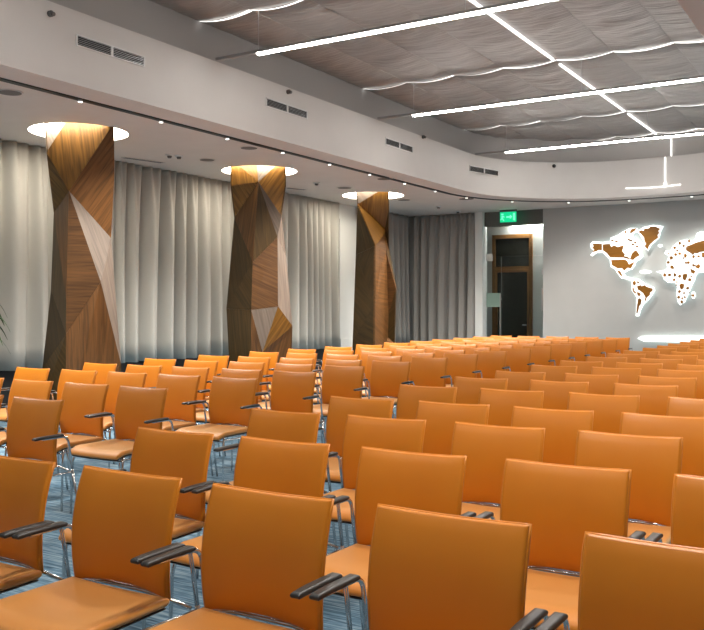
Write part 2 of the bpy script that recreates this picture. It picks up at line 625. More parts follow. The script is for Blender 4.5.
d = (6.40 - ctr[0][1]) - 1.19 * 9
head_me = None
k = 0
while d < tot:
    if d > 0:
        (x, y), an = along(d)
        hb = MB().tube([(0, 0, -.012), (0, 0, -.03)], .026, 10)
        h = hb.build('spot_head', 'white_plastic', track)
        h.location = (x, y, 0)
        fb = MB().disc_prism((0, 0), .022, -.033, -.030, 10).build('spot_lens', 'spot_face', h)
        if y > 1.2:
            ld = bpy.data.lights.new('spot_lamp', 'SPOT')
            ld.energy = SPOT_W
            ld.color = (1.0, 0.93, 0.84)
            ld.spot_size = math.radians(125)
            ld.spot_blend = 0.8
            ld.shadow_soft_size = 0.05
            lo = bpy.data.objects.new('spot_lamp', ld)
            COL.objects.link(lo)
            lo.parent = h
            lo.location = (0, 0, -.07)
            # left-hand heads tilt a little towards the curtains
            if x < BXL:
                lo.rotation_euler = (0, math.radians(3), 0)
                ld.energy = SPOT_W * 1.35
            elif x > BXR:
                ld.energy = SPOT_W * .72
            elif y > BYB:
                ld.energy = SPOT_W * .38
    d += 1.19

# air grilles on the bulkhead
GL = ['air grille on the bulkhead nearest the viewer', 'second air grille along the bulkhead', 'third air grille along the bulkhead', 'farthest air grille, where the bulkhead starts to curve']
for (y0, lab) in zip((5.97, 9.02, 12.10, 14.75), GL):
    t = tag(empty('air_grille', (BXL, y0, 3.96)), lab, 'air vent', 'air grilles on the bulkhead')
    if y0 > 14:
        t.location = (-6.790, 15.28, 3.96)
        t.rotation_euler.z = -math.atan2(.205, .88)
    W, H = .92, .115
    fr = MB()
    fr.box(.001, .014, 0, W, 0, .012).box(.001, .014, 0, W, H - .012, H).box(.001, .014, 0, .012, .012, H - .012)
    fr.box(.001, .014, W - .012, W, .012, H - .012).box(.001, .014, W / 2 - .014, W / 2 + .014, .012, H - .012)
    fr.build('frame', 'white_plastic', t)
    MB().box(.0008, .003, .01, W - .01, .01, H - .01).build('backing', 'black', t)
    for q in range(5):
        z = .022 + q * .0175
        for a, b in ((.013, W / 2 - .015), (W / 2 + .015, W - .013)):
            MB().add([(.004, a, z + .006), (.004, b, z + .006), (.013, b, z - .001), (.013, a, z - .001), (.004, a, z + .008), (.004, b, z + .008), (.013, b, z + .001), (.013, a, z + .001)],
                     [(0, 1, 2, 3), (4, 7, 6, 5), (2, 6, 7, 3), (0, 4, 5, 1)]).build('slat', 'steel', t)

# small sensors on the bulkhead
for (px, py, lab) in ((49.5, 14, 'small dark sensor on the bulkhead left of the nearest grille'), (287.5, 92, 'small dark sensor above the second air grille'),
                      (422.5, 137, 'small dark sensor right of the third air grille')):
    p = at_x(px, py, BXL)
    s = MB().tube([(0, 0, 0), (.03, 0, 0)], .03, 12).tube([(.03, 0, 0), (.06, .0, -.012)], .02, 10)
    o = s.build('wall_sensor', 'darkgrey')
    o.location = (BXL + .001, p.y, p.z)
    tag(o, lab, 'sensor', 'sensors on the bulkhead')
p = at_y(560, 168.5, BYB - .1)
o = MB().tube([(0, 0, 0), (0, -.03, 0)], .035, 12).tube([(0, -.03, 0), (0, -.06, -.01)], .022, 10).build('wall_sensor', 'black')
tag(o, 'small black sensor on the curved end of the bulkhead', 'sensor', 'sensors on the bulkhead')
o.location = (p.x, 15.2 + math.sqrt(max(.1, 2.4 ** 2 - min(0, p.x + 4.4) ** 2)) - .005, p.z)

# soffit fittings: recessed discs, slot diffuser, smoke detectors
def at_z(px, py, Z):
    return at_t(px, py, (Z - CH) * F / (Y0 - py))


FIT = [(249, 147.5, .13, 'flat round ceiling speaker between the track and the middle pillar'), (207, 159.5, .12, 'flat round ceiling speaker left of the middle pillar'),
       (384.5, 178.5, .14, 'flat round ceiling speaker above the farthest pillar'), (344.5, 187.5, .14, 'flat round ceiling speaker left of the farthest pillar'),
       (404, 199.7, .14, 'flat round ceiling speaker right of the farthest pillar'), (466.5, 198.5, .17, 'flat round ceiling speaker near the corner curtain'),
       (10, 92, .13, 'flat round ceiling speaker at the left edge of the soffit')]
for px, py, r, lab in FIT:
    p = at_z(px, py, ZS)
    t = tag(empty('ceiling_speaker', (p.x, p.y, ZS)), lab, 'speaker', 'round ceiling speakers')
    MB().disc_prism((0, 0), r, -.008, -.001, 28, r).build('rim', 'soffit', t)
    MB().disc_prism((0, 0), r * .86, -.011, -.0085, 28).build('mesh_cover', mat('speaker_mesh', (0.20, 0.18, 0.165), .8), t)
for (px, py, lab) in ((316.5, 182.5, 'round smoke detector on the soffit right of the middle pillar'), (169.5, 154.5, 'small smoke detector on the soffit right of the nearest pillar'),
                      (179, 155.5, 'tiny ceiling sensor beside the small smoke detector'), (438.5, 206.2, 'small ceiling sensor near the corner curtain'),
                      (458, 211.0, 'small white camera at the top of the corner curtain')):
    p = at_z(px, py, ZS)
    t = tag(empty('smoke_detector', (p.x, p.y, ZS)), lab, 'detector', 'small detectors on the soffit')
    MB().disc_prism((0, 0), .055, -.02, -.001, 20, .06).build('base', 'white_plastic', t)
    MB().disc_prism((0, 0), .026, -.05, -.02, 16, .035).build('sensor_head', 'darkgrey', t)
for (a, b, lab) in (((123, 157), (163, 162.5), 'long slot air diffuser in the soffit right of the nearest pillar'), ((286, 187.5), (306, 189.5), 'slot air diffuser in the soffit right of the middle pillar')):
    p, q = at_z(*a, ZS), at_z(*b, ZS)
    c = (p + q) / 2
    ln = (q - p).length
    t = tag(empty('slot_diffuser', (c.x, c.y, ZS), math.atan2(q.y - p.y, q.x - p.x)), lab, 'air vent', 'slot diffusers in the soffit')
    MB().box(-ln / 2, ln / 2, -.06, .06, -.008, -.001).build('frame', 'soffit', t)
    for s in (-.03, 0.0, .03):
        MB().box(-ln / 2 + .02, ln / 2 - .02, s - .008, s + .008, -.010, -.0085).build('slot', 'darkgrey', t)

# ------------------------------------------------------------------ curtains
def curtain(name, y0, y1, X, label, zb=0.60, seed=0, along_y=True, mtl='curtain', pitch=.28):
    ny = max(30, int((y1 - y0) / .012))
    zs = [zb, zb + .3, zb + .9, zb + 1.6, 2.6, 3.0, 3.3, 3.48, ZS - .006]
    v, f = [], []
    for z in zs:
        h = (z - zb) / (ZS - zb)
        for k in range(ny + 1):
            y = y0 + (y1 - y0) * k / ny
            w = y + .10 * math.sin(y * 1.9 + seed) + .05 * math.sin(y * 4.3 + 2 * seed)
            ph = 2 * PI * w / pitch + .5 * math.sin(3 * h + w * 2)
            am = (.115 - .045 * h) * (1 + .3 * math.sin(y * 2.6 + seed * 3))
            hh = max(0, (h - .75) / .25)
            off = am * (math.sin(ph) * (1 - .5 * hh) + .34 * math.sin(2 * ph + .8) + .55 * hh * math.sin(2 * ph + seed))
            v.append((X + off, y, z) if along_y else (y, X - off, z))
    n = ny + 1
    for j in range(len(zs) - 1):
        for k in range(ny):
            f.append((j * n + k, j * n + k + 1, (j + 1) * n + k + 1, (j + 1) * n + k))
    o = mesh_obj(name, v, f, mtl, smooth=True)
    md = o.modifiers.new('thickness', 'SOLIDIFY')
    md.thickness = .006
    md.offset = 0
    return tag(o, label, 'curtain', 'grey pleated curtains')


CX = -9.80
p1, p2, p3 = PILLARS
yA = at_x(80, 0, CX).y
yB = at_x(262, 0, CX).y
yP0, yP1 = at_x(337.5, 0, CX).y, at_x(355.5, 0, CX).y
curtain('curtain', 3.6, yA - .01, CX, 'pale grey pleated curtain left of the nearest pillar', seed=1)
curtain('curtain', yA + .01, yB - .01, CX, 'pale grey pleated curtain between the nearest and middle pillars', seed=2)
curtain('curtain', yB + .01, yP0, CX, 'pale grey pleated curtain between the middle pillar and the white pier', seed=3.3)
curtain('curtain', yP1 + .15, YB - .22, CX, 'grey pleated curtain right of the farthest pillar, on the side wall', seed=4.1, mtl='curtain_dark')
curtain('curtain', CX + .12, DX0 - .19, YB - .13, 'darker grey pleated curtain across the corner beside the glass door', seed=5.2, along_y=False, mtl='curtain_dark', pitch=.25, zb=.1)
# pier
pr = MB().box(XL, CX + .04, yP0 + .03, yP1 + .25, 0, 3.25)
struct(pr.build('trim_3', 'pier'), 'white pier between the curtains behind the farthest pillar', 'trim')
struct(MB().box(XL, CX - .08, yP0 + .03, yP1 + .25, 3.25, ZS).build('trim_4', 'pier'), 'recessed head of the white pier', 'trim')
struct(MB().box(XL, CX + .06, yP0 + .03, yP1 + .25, 0, .78).build('trim_5', 'pier'), 'skirting step of the white pier', 'trim')
struct(MB().box(XL, CX - .09, YF, yP0, 0, .62).build('trim_6', 'black'), 'black plinth below the curtains', 'trim')
struct(MB().box(XL, CX - .09, yP1 + .26, YB, 0, .62).build('trim_7', 'black'), 'black plinth below the far curtain', 'trim')

# ------------------------------------------------------------------ faceted pillars
def pillar(c, px0, name_label, V, facets, left, right, flat=()):
    """V: name -> (px, py, forward offset). facets: (vertex names, wood, grain angle)."""
    root = tag(empty('faceted_pillar', (c[0], c[1], 0)), name_label, 'pillar', 'faceted walnut pillars')
    base = Vector((c[0], c[1], 0))
    taxis = -c[0] * ST + c[1] * CT
    P = {}
    for k, (px, py, fw) in V.items():
        p = at_t(px, py, taxis - fw)
        if k[0] == 't':
            p.z = ZS + .045
        if k[0] == 'b':
            p.z = 0.0
        P[k] = p - base
    for k, (p, q, r) in flat:          # slide a vertex along its sight line until its facet is flat
        n_ = (P[q] - P[p]).cross(P[r] - P[p])
        dx, dy = ray(V[k][0])
        dr = Vector((dx, dy, (Y0 - V[k][1]) / F))
        o_ = Vector((0, 0, CH)) - base
        t_ = (P[p] - o_).dot(n_) / dr.dot(n_)
        t_ = max(taxis - .55, min(taxis + .25, t_))
        P[k] = o_ + dr * t_
    back_dir = Vector((-ST, CT, 0))
    P['rt'] = back_dir * .42 + Vector((0, 0, ZS + .045))
    P['rb'] = back_dir * .42
    fs = list(facets)
    for chain, flip in ((left, 1), (right, -1)):
        m_ = len(chain) // 2
        for a, b in zip(chain[:-1], chain[1:]):
            i = chain.index(a)
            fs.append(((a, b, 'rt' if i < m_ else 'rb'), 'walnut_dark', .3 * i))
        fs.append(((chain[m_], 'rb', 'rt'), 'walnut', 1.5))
    axis = sum((P[k] for k in P), Vector()) / len(P)
    core_v, core_f = [], []
    for names, wd, ang in fs:
        pts = [P[k] for k in names]
        n_ = Vector()
        for a in range(len(pts)):
            b = (a + 1) % len(pts)
            n_ += pts[a].cross(pts[b])
        n_.normalize()
        cen = sum(pts, Vector()) / len(pts)
        out = Vector((cen.x - axis.x, cen.y - axis.y, 0))
        if n_.dot(out) < 0:
            n_ = -n_
            pts = pts[::-1]
        ins = []
        for p in pts:
            dv = cen - p
            ins.append(p + dv.normalized() * min(.002, dv.length * .1))
        e1 = Vector((0, 0, 1)) - n_ * n_.z
        e1 = e1.normalized() if e1.length > .05 else Vector((1, 0, 0))
        e2 = n_.cross(e1)
        g1 = e1 * math.cos(ang) + e2 * math.sin(ang)
        g2 = n_.cross(g1)
        v = [p + n_ * .001 for p in ins] + [p - n_ * .02 for p in pts]
        m2 = len(pts)
        f = [tuple(range(m2)), tuple(range(m2, 2 * m2))[::-1]] + [(a, m2 + a, m2 + (a + 1) % m2, (a + 1) % m2) for a in range(m2)]
        uv = [(p.dot(g1), p.dot(g2)) for p in v]
        mesh_obj('veneer_panel', v, f, wd, root, uvs=uv)
        k0 = len(core_v)
        core_v += [p - n_ * .012 for p in pts]
        core_f.append(tuple(range(k0, k0 + m2)))
    mesh_obj('core', core_v, core_f, 'black', root)
    return root


# nearest pillar
V = dict(ta=(44.4, 127, .34), tb=(66, 127, .39), tc=(114, 128, .36), a=(46.5, 152, .24), c=(69, 191, .46), d=(53.8, 213, .10), e=(114.4, 177, .20),
         f=(111, 238, .04), g=(100.7, 282, .40), h=(66, 334, .44), i=(66.4, 300, .40), j=(121, 364, .05), k=(51, 290, .04), l=(42.5, 368, .04),
         bl=(37, 430, .05), bm=(66, 430, .42), br=(121, 430, .08))
pillar(PILLARS[0], 80, 'faceted walnut pillar nearest the viewer, left of the other two', V, [
    (('ta', 'tb', 'a'), 'walnut_grey', .5), (('tb', 'tc', 'c', 'a'), 'walnut_amber', .12), (('tc', 'e', 'f', 'c'), 'walnut', -.55),
    (('a', 'c', 'd'), 'walnut_amber', .75), (('c', 'f', 'g'), 'walnut_grey', .25), (('f', 'j', 'g'), 'walnut_grey', .25), (('c', 'g', 'h', 'i'), 'walnut', 1.57),
    (('d', 'c', 'i'), 'walnut', .15), (('d', 'i', 'h', 'k'), 'walnut_dark', -.2), (('k', 'h', 'l'), 'walnut_dark', .5),
    (('l', 'h', 'bm', 'bl'), 'walnut_dark', .9), (('h', 'g', 'j', 'bm'), 'walnut', 0.02), (('j', 'br', 'bm'), 'walnut', 0.0)],
    ['ta', 'a', 'd', 'k', 'l', 'bl'], ['tc', 'e', 'f', 'j', 'br'],
    flat=(('a', ('tb', 'tc', 'c')), ('e', ('tc', 'c', 'f')), ('i', ('c', 'g', 'h')), ('k', ('d', 'i', 'h'))))
# middle pillar
V = dict(ta=(230.6, 167, .34), tb=(238, 167, .38), tc=(256.5, 167, .42), td=(277, 167, .39), te=(286, 167, .35), a=(230.6, 186, .2), n=(234.2, 218, .05), q=(258.5, 182, .48),
         r=(286, 186, .2), s=(281.5, 216, .12), u=(277.5, 237, .36), w=(252.8, 262, .44), x=(226.4, 308.6, .02), y=(251.2, 310, .45), z=(278, 306.5, .40),
         g=(286, 256, .03), h=(292.4, 326, .04), i=(262.5, 352, .44), bl=(231, 400, .05), bm=(251, 400, .42), br=(290.5, 400, .06))
pillar(PILLARS[1], 260, 'faceted walnut pillar standing between the other two', V, [
    (('ta', 'tb', 'q', 'a'), 'walnut_amber', .1), (('tb', 'tc', 'q'), 'walnut_amber', .5), (('tc', 'td', 'q'), 'walnut_grey', -.6), (('td', 'te', 'r', 's', 'q'), 'walnut_amber', -.6),
    (('a', 'q', 'n'), 'walnut_amber', .4), (('n', 'q', 'w'), 'walnut', -.2), (('n', 'w', 'x'), 'walnut_dark', .3), (('w', 'y', 'x'), 'walnut_dark', .8),
    (('q', 'u', 'w'), 'walnut_dark', .1), (('q', 's', 'u'), 'walnut_grey', .5), (('s', 'g', 'u'), 'walnut_grey', .2), (('u', 'g', 'h', 'z'), 'walnut_grey', .1),
    (('w', 'u', 'z', 'y'), 'walnut', 1.15), (('y', 'z', 'i'), 'walnut_grey', .2), (('z', 'h', 'i'), 'walnut_amber', -.6),
    (('x', 'y', 'bm', 'bl'), 'walnut_dark', .1), (('y', 'i', 'bm'), 'walnut', .1), (('i', 'h', 'br', 'bm'), 'walnut', -.3)],
    ['ta', 'a', 'n', 'x', 'bl'], ['te', 'r', 's', 'g', 'h', 'br'],
    flat=(('a', ('ta', 'tb', 'q')), ('s', ('td', 'te', 'q')), ('r', ('td', 'te', 'q')), ('g', ('u', 'h', 'z'))))
# farthest pillar
V = dict(ta=(355.7, 191, .36), tb=(380, 191, .42), tc=(388.8, 191, .38), a=(357.3, 204.5, .30), r=(389.2, 212, .18), s=(385.8, 231, .30), c=(374.7, 246, .46),
         d=(355.8, 255, .03), e=(374.6, 304, .45), g=(389.2, 250, .06), h=(396.5, 288, .02), i=(392.2, 323, .22), l=(352.6, 342, .04), k=(395, 342, .03),
         bl=(351.5, 390, .05), bm=(374, 390, .4), br=(394, 390, .05))
pillar(PILLARS[2], 374, 'faceted walnut pillar farthest back, beside the corner curtain', V, [
    (('ta', 'tb', 'a'), 'walnut_grey', .6), (('tb', 'tc', 'r', 's', 'a'), 'walnut_amber', .1), (('a', 's', 'c'), 'walnut_amber', -.7), (('a', 'c', 'd'), 'walnut_dark', .2),
    (('d', 'c', 'e'), 'walnut_dark', -.5), (('d', 'e', 'l'), 'walnut_dark', .9), (('s', 'g', 'i', 'e', 'c'), 'walnut', 1.5), (('s', 'r', 'g'), 'walnut_grey', .1),
    (('g', 'h', 'i'), 'walnut_grey', .1), (('h', 'k', 'i'), 'walnut_grey', .1), (('e', 'i', 'bm'), 'walnut', 1.1), (('i', 'k', 'br', 'bm'), 'walnut', .9),
    (('l', 'e', 'bm', 'bl'), 'walnut_dark', 1.2)],
    ['ta', 'a', 'd', 'l', 'bl'], ['tc', 'r', 'g', 'h', 'k', 'br'],
    flat=(('s', ('tb', 'tc', 'a')), ('r', ('tb', 'tc', 'a')), ('g', ('s', 'e', 'c')), ('i', ('s', 'e', 'c'))))

# ------------------------------------------------------------------ glass door and corridor behind it
ZL = ZS - .32
t = struct(empty('door_1', ((DX0 + DX1) / 2, YB + .07, 0)), 'clear glass double door with steel patch fittings', 'door')
hw = (DX1 - DX0) / 2
xs = at_y(500.5, 300, YB).x - t.location.x
MB().box(-hw + .01, xs - .01, -.006, .006, .01, ZL - .7).build('glass_leaf', 'glass', t)
MB().box(xs + .01, hw - .01, -.006, .006, .01, ZL - .7).build('glass_leaf', 'glass', t)
MB().box(-hw + .01, hw - .01, -.006, .006, ZL - .68, ZL).build('glass_transom', 'glass', t)
MB().box(-hw + .02, -hw + .16, -.02, .02, ZL - .78, ZL - .62).build('patch_hinge', 'steel', t)
MB().box(-hw + .03, xs - .03, -.016, .016, at_y(490, 307, YB).z, at_y(490, 293, YB).z).build('patch_plate', 'frost', t)
MB().tube([(xs - .015, -.05, .35), (xs - .015, -.05, 1.75)], .014, 10).build('pull_bar', 'steel', t)
MB().box(xs - .03, xs, -.05, .0, 1.6, 1.63).build('pull_bracket', 'steel', t)
MB().box(xs - .03, xs, -.05, .0, .45, .48).build('pull_bracket', 'steel', t)
MB().box(hw - .06, hw - .02, -.03, .02, 1.35, 1.85).build('push_plate', 'steel', t)
for z in (2.15,):
    MB().box(hw - .05, hw - .02, -.03, .02, z, z + .12).build('patch_hinge', 'steel', t)

YD = YB + 1.9
struct(MB().box(DX0 - 1.6, DX1 + 1.2, YD, YD + .15, 0, 4.2).build('wall_corridor', 'wall'), 'bright corridor wall seen through the glass door', 'wall')
struct(MB().box(DX1 + .25, DX1 + .4, YB + .15, YD, 0, 4.2).build('wall_corridor_right', 'wall'), 'corridor side wall right of the glass door', 'wall')
struct(MB().box(DX0 - 1.6, DX0 - 1.45, YB + .17, YD, 0, 4.2).build('wall_corridor_left', 'black'), 'dark corridor side wall left of the glass door', 'wall')
struct(MB().box(DX0 - 1.6, DX1 + .4, YB + .15, YD + .1, 3.42, 3.5).build('ceiling_corridor', 'wall'), 'corridor ceiling behind the glass door', 'ceiling')
tag(MB().box((DX0 + DX1) / 2 - .7, (DX0 + DX1) / 2 + .6, YD - .14, YD - .06, 3.385, 3.418).build('corridor_light', 'corridor_lamp'), 'corridor ceiling light washing the wall above the wooden door', 'light')
a, b = at_y(493, 234, YD), at_y(533, 234, YD)
zt = at_y(512, 234.5, YD).z
zm = at_y(512, 269, YD).z
d2 = struct(empty('door_2', ((a.x + b.x) / 2, YD, 0)), 'brown wooden door with dark glass behind the glass door', 'door')
w2 = (b.x - a.x) / 2


def plank(name, x0, x1, y0, y1, z0, z1, parent, ang=0.0, material='door_wood'):
    b_ = MB().box(x0, x1, y0, y1, z0, z1)
    uv = [(p.z, p.x + p.y) if ang == 0 else (p.x, p.z + p.y) for p in b_.v]
    return mesh_obj(name, b_.v, b_.f, material, parent, uvs=uv)


plank('jamb', -w2, -w2 + .08, -.06, -.001, 0, zt, d2)
plank('jamb', w2 - .08, w2, -.06, -.001, 0, zt, d2)
plank('head', -w2 + .08, w2 - .08, -.06, -.001, zt - .10, zt, d2, 1)
plank('rail', -w2 + .08, w2 - .08, -.055, -.001, zm - .08, zm + .06, d2, 1)
MB().box(-w2 + .08, w2 - .08, -.03, -.01, zm + .06, zt - .10).build('transom_glass', 'dark_glass', d2)
plank('leaf_stile', -w2 + .08, -w2 + .13, -.05, -.005, 0, zm - .08, d2)
plank('leaf_stile', w2 - .13, w2 - .08, -.05, -.005, 0, zm - .08, d2)
MB().box(-w2 + .13, w2 - .13, -.03, -.01, 0, zm - .08).build('leaf_glass', 'dark_glass', d2)
MB().tube([(w2 - .24, -.08, 1.0), (w2 - .14, -.08, 1.0)], .012, 8).build('door_handle', 'steel', d2)

# exit sign hanging in front of the lintel
p0, p1_ = at_y(500.3, 222.5, YB - .25), at_y(516.2, 211.5, YB - .25)
t = tag(empty('exit_sign', ((p0.x + p1_.x) / 2, YB - .25, p0.z)), 'green glowing emergency exit sign above the glass door', 'exit sign')
W, H = (p1_.x - p0.x), (p1_.z - p0.z)
MB().box(-W / 2, W / 2, -.015, .015, 0, H).build('panel', 'exit', t)
MB().box(-W / 2 - .01, W / 2 + .01, -.02, .02, H, H + .05).build('housing', 'darkgrey', t)
for hx in (-.1, .1):
    MB().tube([(hx, 0, H + .05), (hx, 0, ZS - p0.z)], .006, 6).build('hanger', 'steel', t)


def mark(poly, name):
    v, f = solid_poly(poly, lambda x, y, d: Vector((x * W - W / 2, d, y * H)), -.0155, -.018)
    mesh_obj(name, v, f, 'exit_mark', t)


mark([(.08, .72), (.22, .72), (.22, .86), (.08, .86)], 'running_figure_head')
mark([(.10, .66), (.20, .66), (.30, .50), (.27, .45), (.20, .52), (.19, .38), (.28, .14), (.22, .10), (.13, .32), (.05, .20), (.02, .26), (.09, .42)], 'running_figure')
mark([(.40, .42), (.62, .42), (.62, .28), (.78, .50), (.62, .72), (.62, .58), (.40, .58)], 'arrow')
mark([(.82, .14), (.95, .14), (.95, .86), (.82, .86)], 'doorway')

# ------------------------------------------------------------------ world map on the end wall
wm = tag(empty('world_map', (at_y(690, 280, YB).x, YB, 0)), 'backlit wooden world map with white glowing outlines on the end wall', 'wall map')
o_ = wm.location.copy()


def k1(p):      # map drawing units -> pixels of the wall grid
    return (580 + p[0] / 5.677, 215 + p[1] / 5.677)


def k2(p):
    return (640 + p[0] / 7.0, 220 + p[1] / 7.0)


def wallpt(px, py, d):
    p = at_y(px, py, YB)
    return Vector((p.x, YB - d, p.z)) - o_


def glow(name, pts, conv=k1):
    v, f = solid_poly([conv(p) for p in pts], wallpt, .070, .084)
    g = mesh_obj(name, v, f, 'map_glow', wm)
    v, f = solid_poly([conv(p) for p in pts], wallpt, .060, .0695)
    mesh_obj('rear_led_panel', v, f, 'map_rear', g)
    return g


def piece(name, pts, conv=k1):
    v, f = solid_poly([conv(p) for p in pts], wallpt, .0845, .100)
    uv = [(p.x, p.z) for p in v]
    return mesh_obj(name, v, f, 'map_wood', wm, uvs=uv)


def ell(cx, cy, rx, ry, n=14):
    return [(cx + rx * math.cos(2 * PI * k / n), cy + ry * math.sin(2 * PI * k / n)) for k in range(n)]


glow('backlit_continent', [(65, 165), (80, 150), (135, 155), (175, 150), (180, 130), (215, 118), (250, 95), (290, 75), (330, 75), (335, 95), (300, 110), (320, 140), (345, 170),
     (345, 200), (365, 235), (345, 255), (325, 265), (315, 290), (300, 310), (280, 315), (265, 325), (250, 330), (270, 350), (300, 355), (325, 370), (345, 375), (330, 385),
     (295, 375), (270, 365), (240, 360), (220, 335), (205, 310), (180, 295), (175, 255), (135, 215), (100, 215), (75, 235), (65, 228), (85, 205), (68, 190)])
glow('backlit_continent', [(300, 372), (325, 362), (350, 370), (375, 390), (425, 410), (430, 430), (405, 470), (385, 490), (365, 510), (350, 540), (340, 575), (322, 575), (325, 520),
     (328, 470), (300, 430), (297, 400)])
glow('backlit_island', [(330, 95), (365, 70), (420, 58), (480, 65), (465, 90), (455, 130), (430, 155), (410, 170), (392, 205), (376, 195), (368, 155), (345, 115)])
glow('backlit_island', ell(460, 175, 13, 9))
glow('backlit_island', ell(376, 323, 36, 10))
glow('backlit_continent', [(435, 322), (490, 312), (500, 300), (495, 270), (510, 235), (485, 220), (490, 205), (520, 205), (530, 180), (555, 160), (580, 145), (620, 140), (640, 150),
     (660, 135), (665, 105), (690, 95), (720, 100), (760, 120), (850, 115), (950, 135), (1050, 150), (1080, 170), (1040, 195), (1010, 230), (990, 260), (960, 300), (930, 330),
     (900, 340), (880, 370), (860, 350), (840, 320), (810, 345), (795, 375), (780, 345), (760, 320), (735, 330), (700, 325), (672, 330), (660, 350), (655, 375), (640, 400),
     (625, 440), (610, 470), (600, 495), (575, 512), (560, 495), (552, 450), (555, 410), (545, 385), (505, 385), (480, 365), (470, 335)])
glow('backlit_island', ell(648, 455, 11, 21))
glow('backlit_continent', [(900, 440), (950, 420), (1000, 440), (1010, 480), (970, 500), (905, 490)])
glow('backlit_continent', [(638.5, 338.5), (642, 336), (660, 335.4), (690, 335.2), (730, 335.6), (748, 337), (742, 341), (715, 342.4), (680, 342.2), (645, 341.4)], lambda p: p)
piece('country_piece', [(76, 166), (100, 163), (131, 166), (131, 202), (112, 200), (98, 208), (78, 212), (88, 198), (76, 186), (86, 178)])
piece('country_piece', [(137, 168), (176, 165), (184, 184), (200, 174), (222, 184), (256, 172), (246, 205), (262, 226), (256, 236), (272, 236), (292, 250), (300, 222), (316, 205),
      (326, 202), (346, 230), (326, 240), (308, 256), (288, 252), (250, 242), (178, 242), (160, 218), (137, 202)])
piece('country_piece', [(184, 256), (262, 254), (274, 262), (284, 282), (318, 266), (306, 284), (296, 304), (276, 300), (258, 316), (244, 302), (222, 304), (206, 296), (188, 286)])
piece('country_piece', [(216, 314), (236, 320), (242, 334), (252, 352), (236, 344), (226, 330)])
piece('country_piece', [(338, 98), (352, 88), (368, 92), (372, 80), (398, 78), (404, 68), (434, 68), (462, 80), (450, 92), (456, 104), (446, 116), (450, 130), (426, 148), (408, 164),
      (396, 178), (392, 196), (378, 186), (374, 176), (382, 166), (372, 150), (370, 130), (352, 108)])
piece('country_piece', [(258, 98), (266, 90), (272, 100), (264, 106)])
piece('country_piece', [(288, 100), (300, 82), (328, 76), (318, 90), (296, 106)])
for cx, cy in ((190, 146), (214, 152), (296, 146), (320, 158), (306, 168), (330, 180), (284, 142)):
    piece('country_piece', [(cx - 9, cy - 3), (cx - 1, cy - 6), (cx + 9, cy), (cx + 6, cy + 6), (cx - 4, cy + 4)])
piece('country_piece', [(330, 404), (352, 398), (356, 406), (372, 398), (384, 408), (418, 418), (418, 432), (404, 440), (402, 456), (386, 468), (378, 490), (372, 484), (378, 468), (366, 446), (350, 432), (334, 424)])
piece('country_piece', [(306, 378), (318, 372), (326, 386), (318, 402), (306, 394)])
piece('country_piece', [(326, 374), (346, 378), (340, 388), (330, 386)])
piece('country_piece', [(303, 414), (314, 416), (312, 428), (326, 440), (322, 448), (308, 436)])
piece('country_piece', [(330, 436), (346, 442), (352, 456), (340, 462), (332, 452)])
piece('country_piece', [(336, 476), (346, 472), (356, 482), (352, 506), (342, 518), (338, 540), (332, 560), (326, 556), (330, 520)])
piece('country_piece', [(326, 196), (336, 186), (362, 176), (400, 160), (450, 147), (560, 130), (700, 140), (760, 165), (720, 185), (640, 215), (560, 225), (500, 230), (448, 222), (424, 226), (404, 236),
      (388, 232), (376, 248), (366, 236), (340, 220), (330, 214)], k2)
for pts in ([(218, 326), (230, 316), (244, 328), (244, 344), (222, 342)], [(304, 384), (320, 376), (340, 380), (334, 404), (322, 426), (306, 414)],
            [(282, 456), (296, 444), (316, 450), (312, 480), (296, 488), (286, 476)], [(358, 342), (372, 346), (396, 360), (380, 378), (364, 370)],
            [(386, 314), (404, 320), (414, 308), (430, 322), (418, 342), (400, 336)], [(438, 232), (470, 228), (500, 250), (470, 266), (440, 262)],
            [(520, 250), (600, 240), (640, 280), (590, 320), (540, 300)], [(480, 300), (520, 310), (505, 360), (490, 340)]):
    piece('country_piece', pts, k2)
rnd = random.Random(5)
for (cx, cy, r) in ((250, 195, 8), (285, 163, 10), (312, 182, 7), (350, 150, 8), (226, 266, 10), (205, 297, 8), (255, 243, 9), (285, 238, 8), (325, 250, 10), (310, 268, 5), (345, 298, 9),
                    (328, 300, 6), (208, 238, 4), (180, 385, 9), (215, 385, 9), (250, 385, 9), (285, 394, 9), (355, 418, 10), (245, 420, 8), (282, 500, 9), (340, 478, 9), (315, 512, 7), (278, 540, 8),
                    (320, 540, 6), (300, 574, 10), (302, 547, 6), (350, 508, 4), (378, 528, 9), (200, 428, 4), (264, 434, 5), (380, 318, 8), (268, 215, 6), (380, 258, 8), (415, 256, 8), (262, 455, 5), (364, 398, 5)):
    n_ = rnd.choice((5, 6, 7))
    a0 = rnd.uniform(0, 6)
    piece('country_piece', [(cx + 1.35 * r * rnd.uniform(.7, 1.15) * math.cos(a0 + 2 * PI * k / n_), cy + 1.45 * r * rnd.uniform(.7, 1.15) * math.sin(a0 + 2 * PI * k / n_)) for k in range(n_)], k2)

# ------------------------------------------------------------------ chairs
BW, BH = 0.455, 0.845
CORNER = Vector((-BW / 2, .262, BH))


def back_mid(s, t):
    u = (t + 1) / 2
    y = .215 - .07 * u + .117 * u * u + .020 * (1 - s * s)
    z0 = .458 + .016 * (1 - s * s)
    z = z0 + (BH - z0) * u - .010 * (1 - s * s) * u ** 5
    return Vector((s * (BW / 2 - .008 * (1 - u) + .004 * math.sin(PI * u)), y, z))


def back_n(s, t):
    u = (t + 1) / 2
    sl = (-.07 + .234 * u) / .39
    return Vector((.17 * s, -1, sl)).normalized()


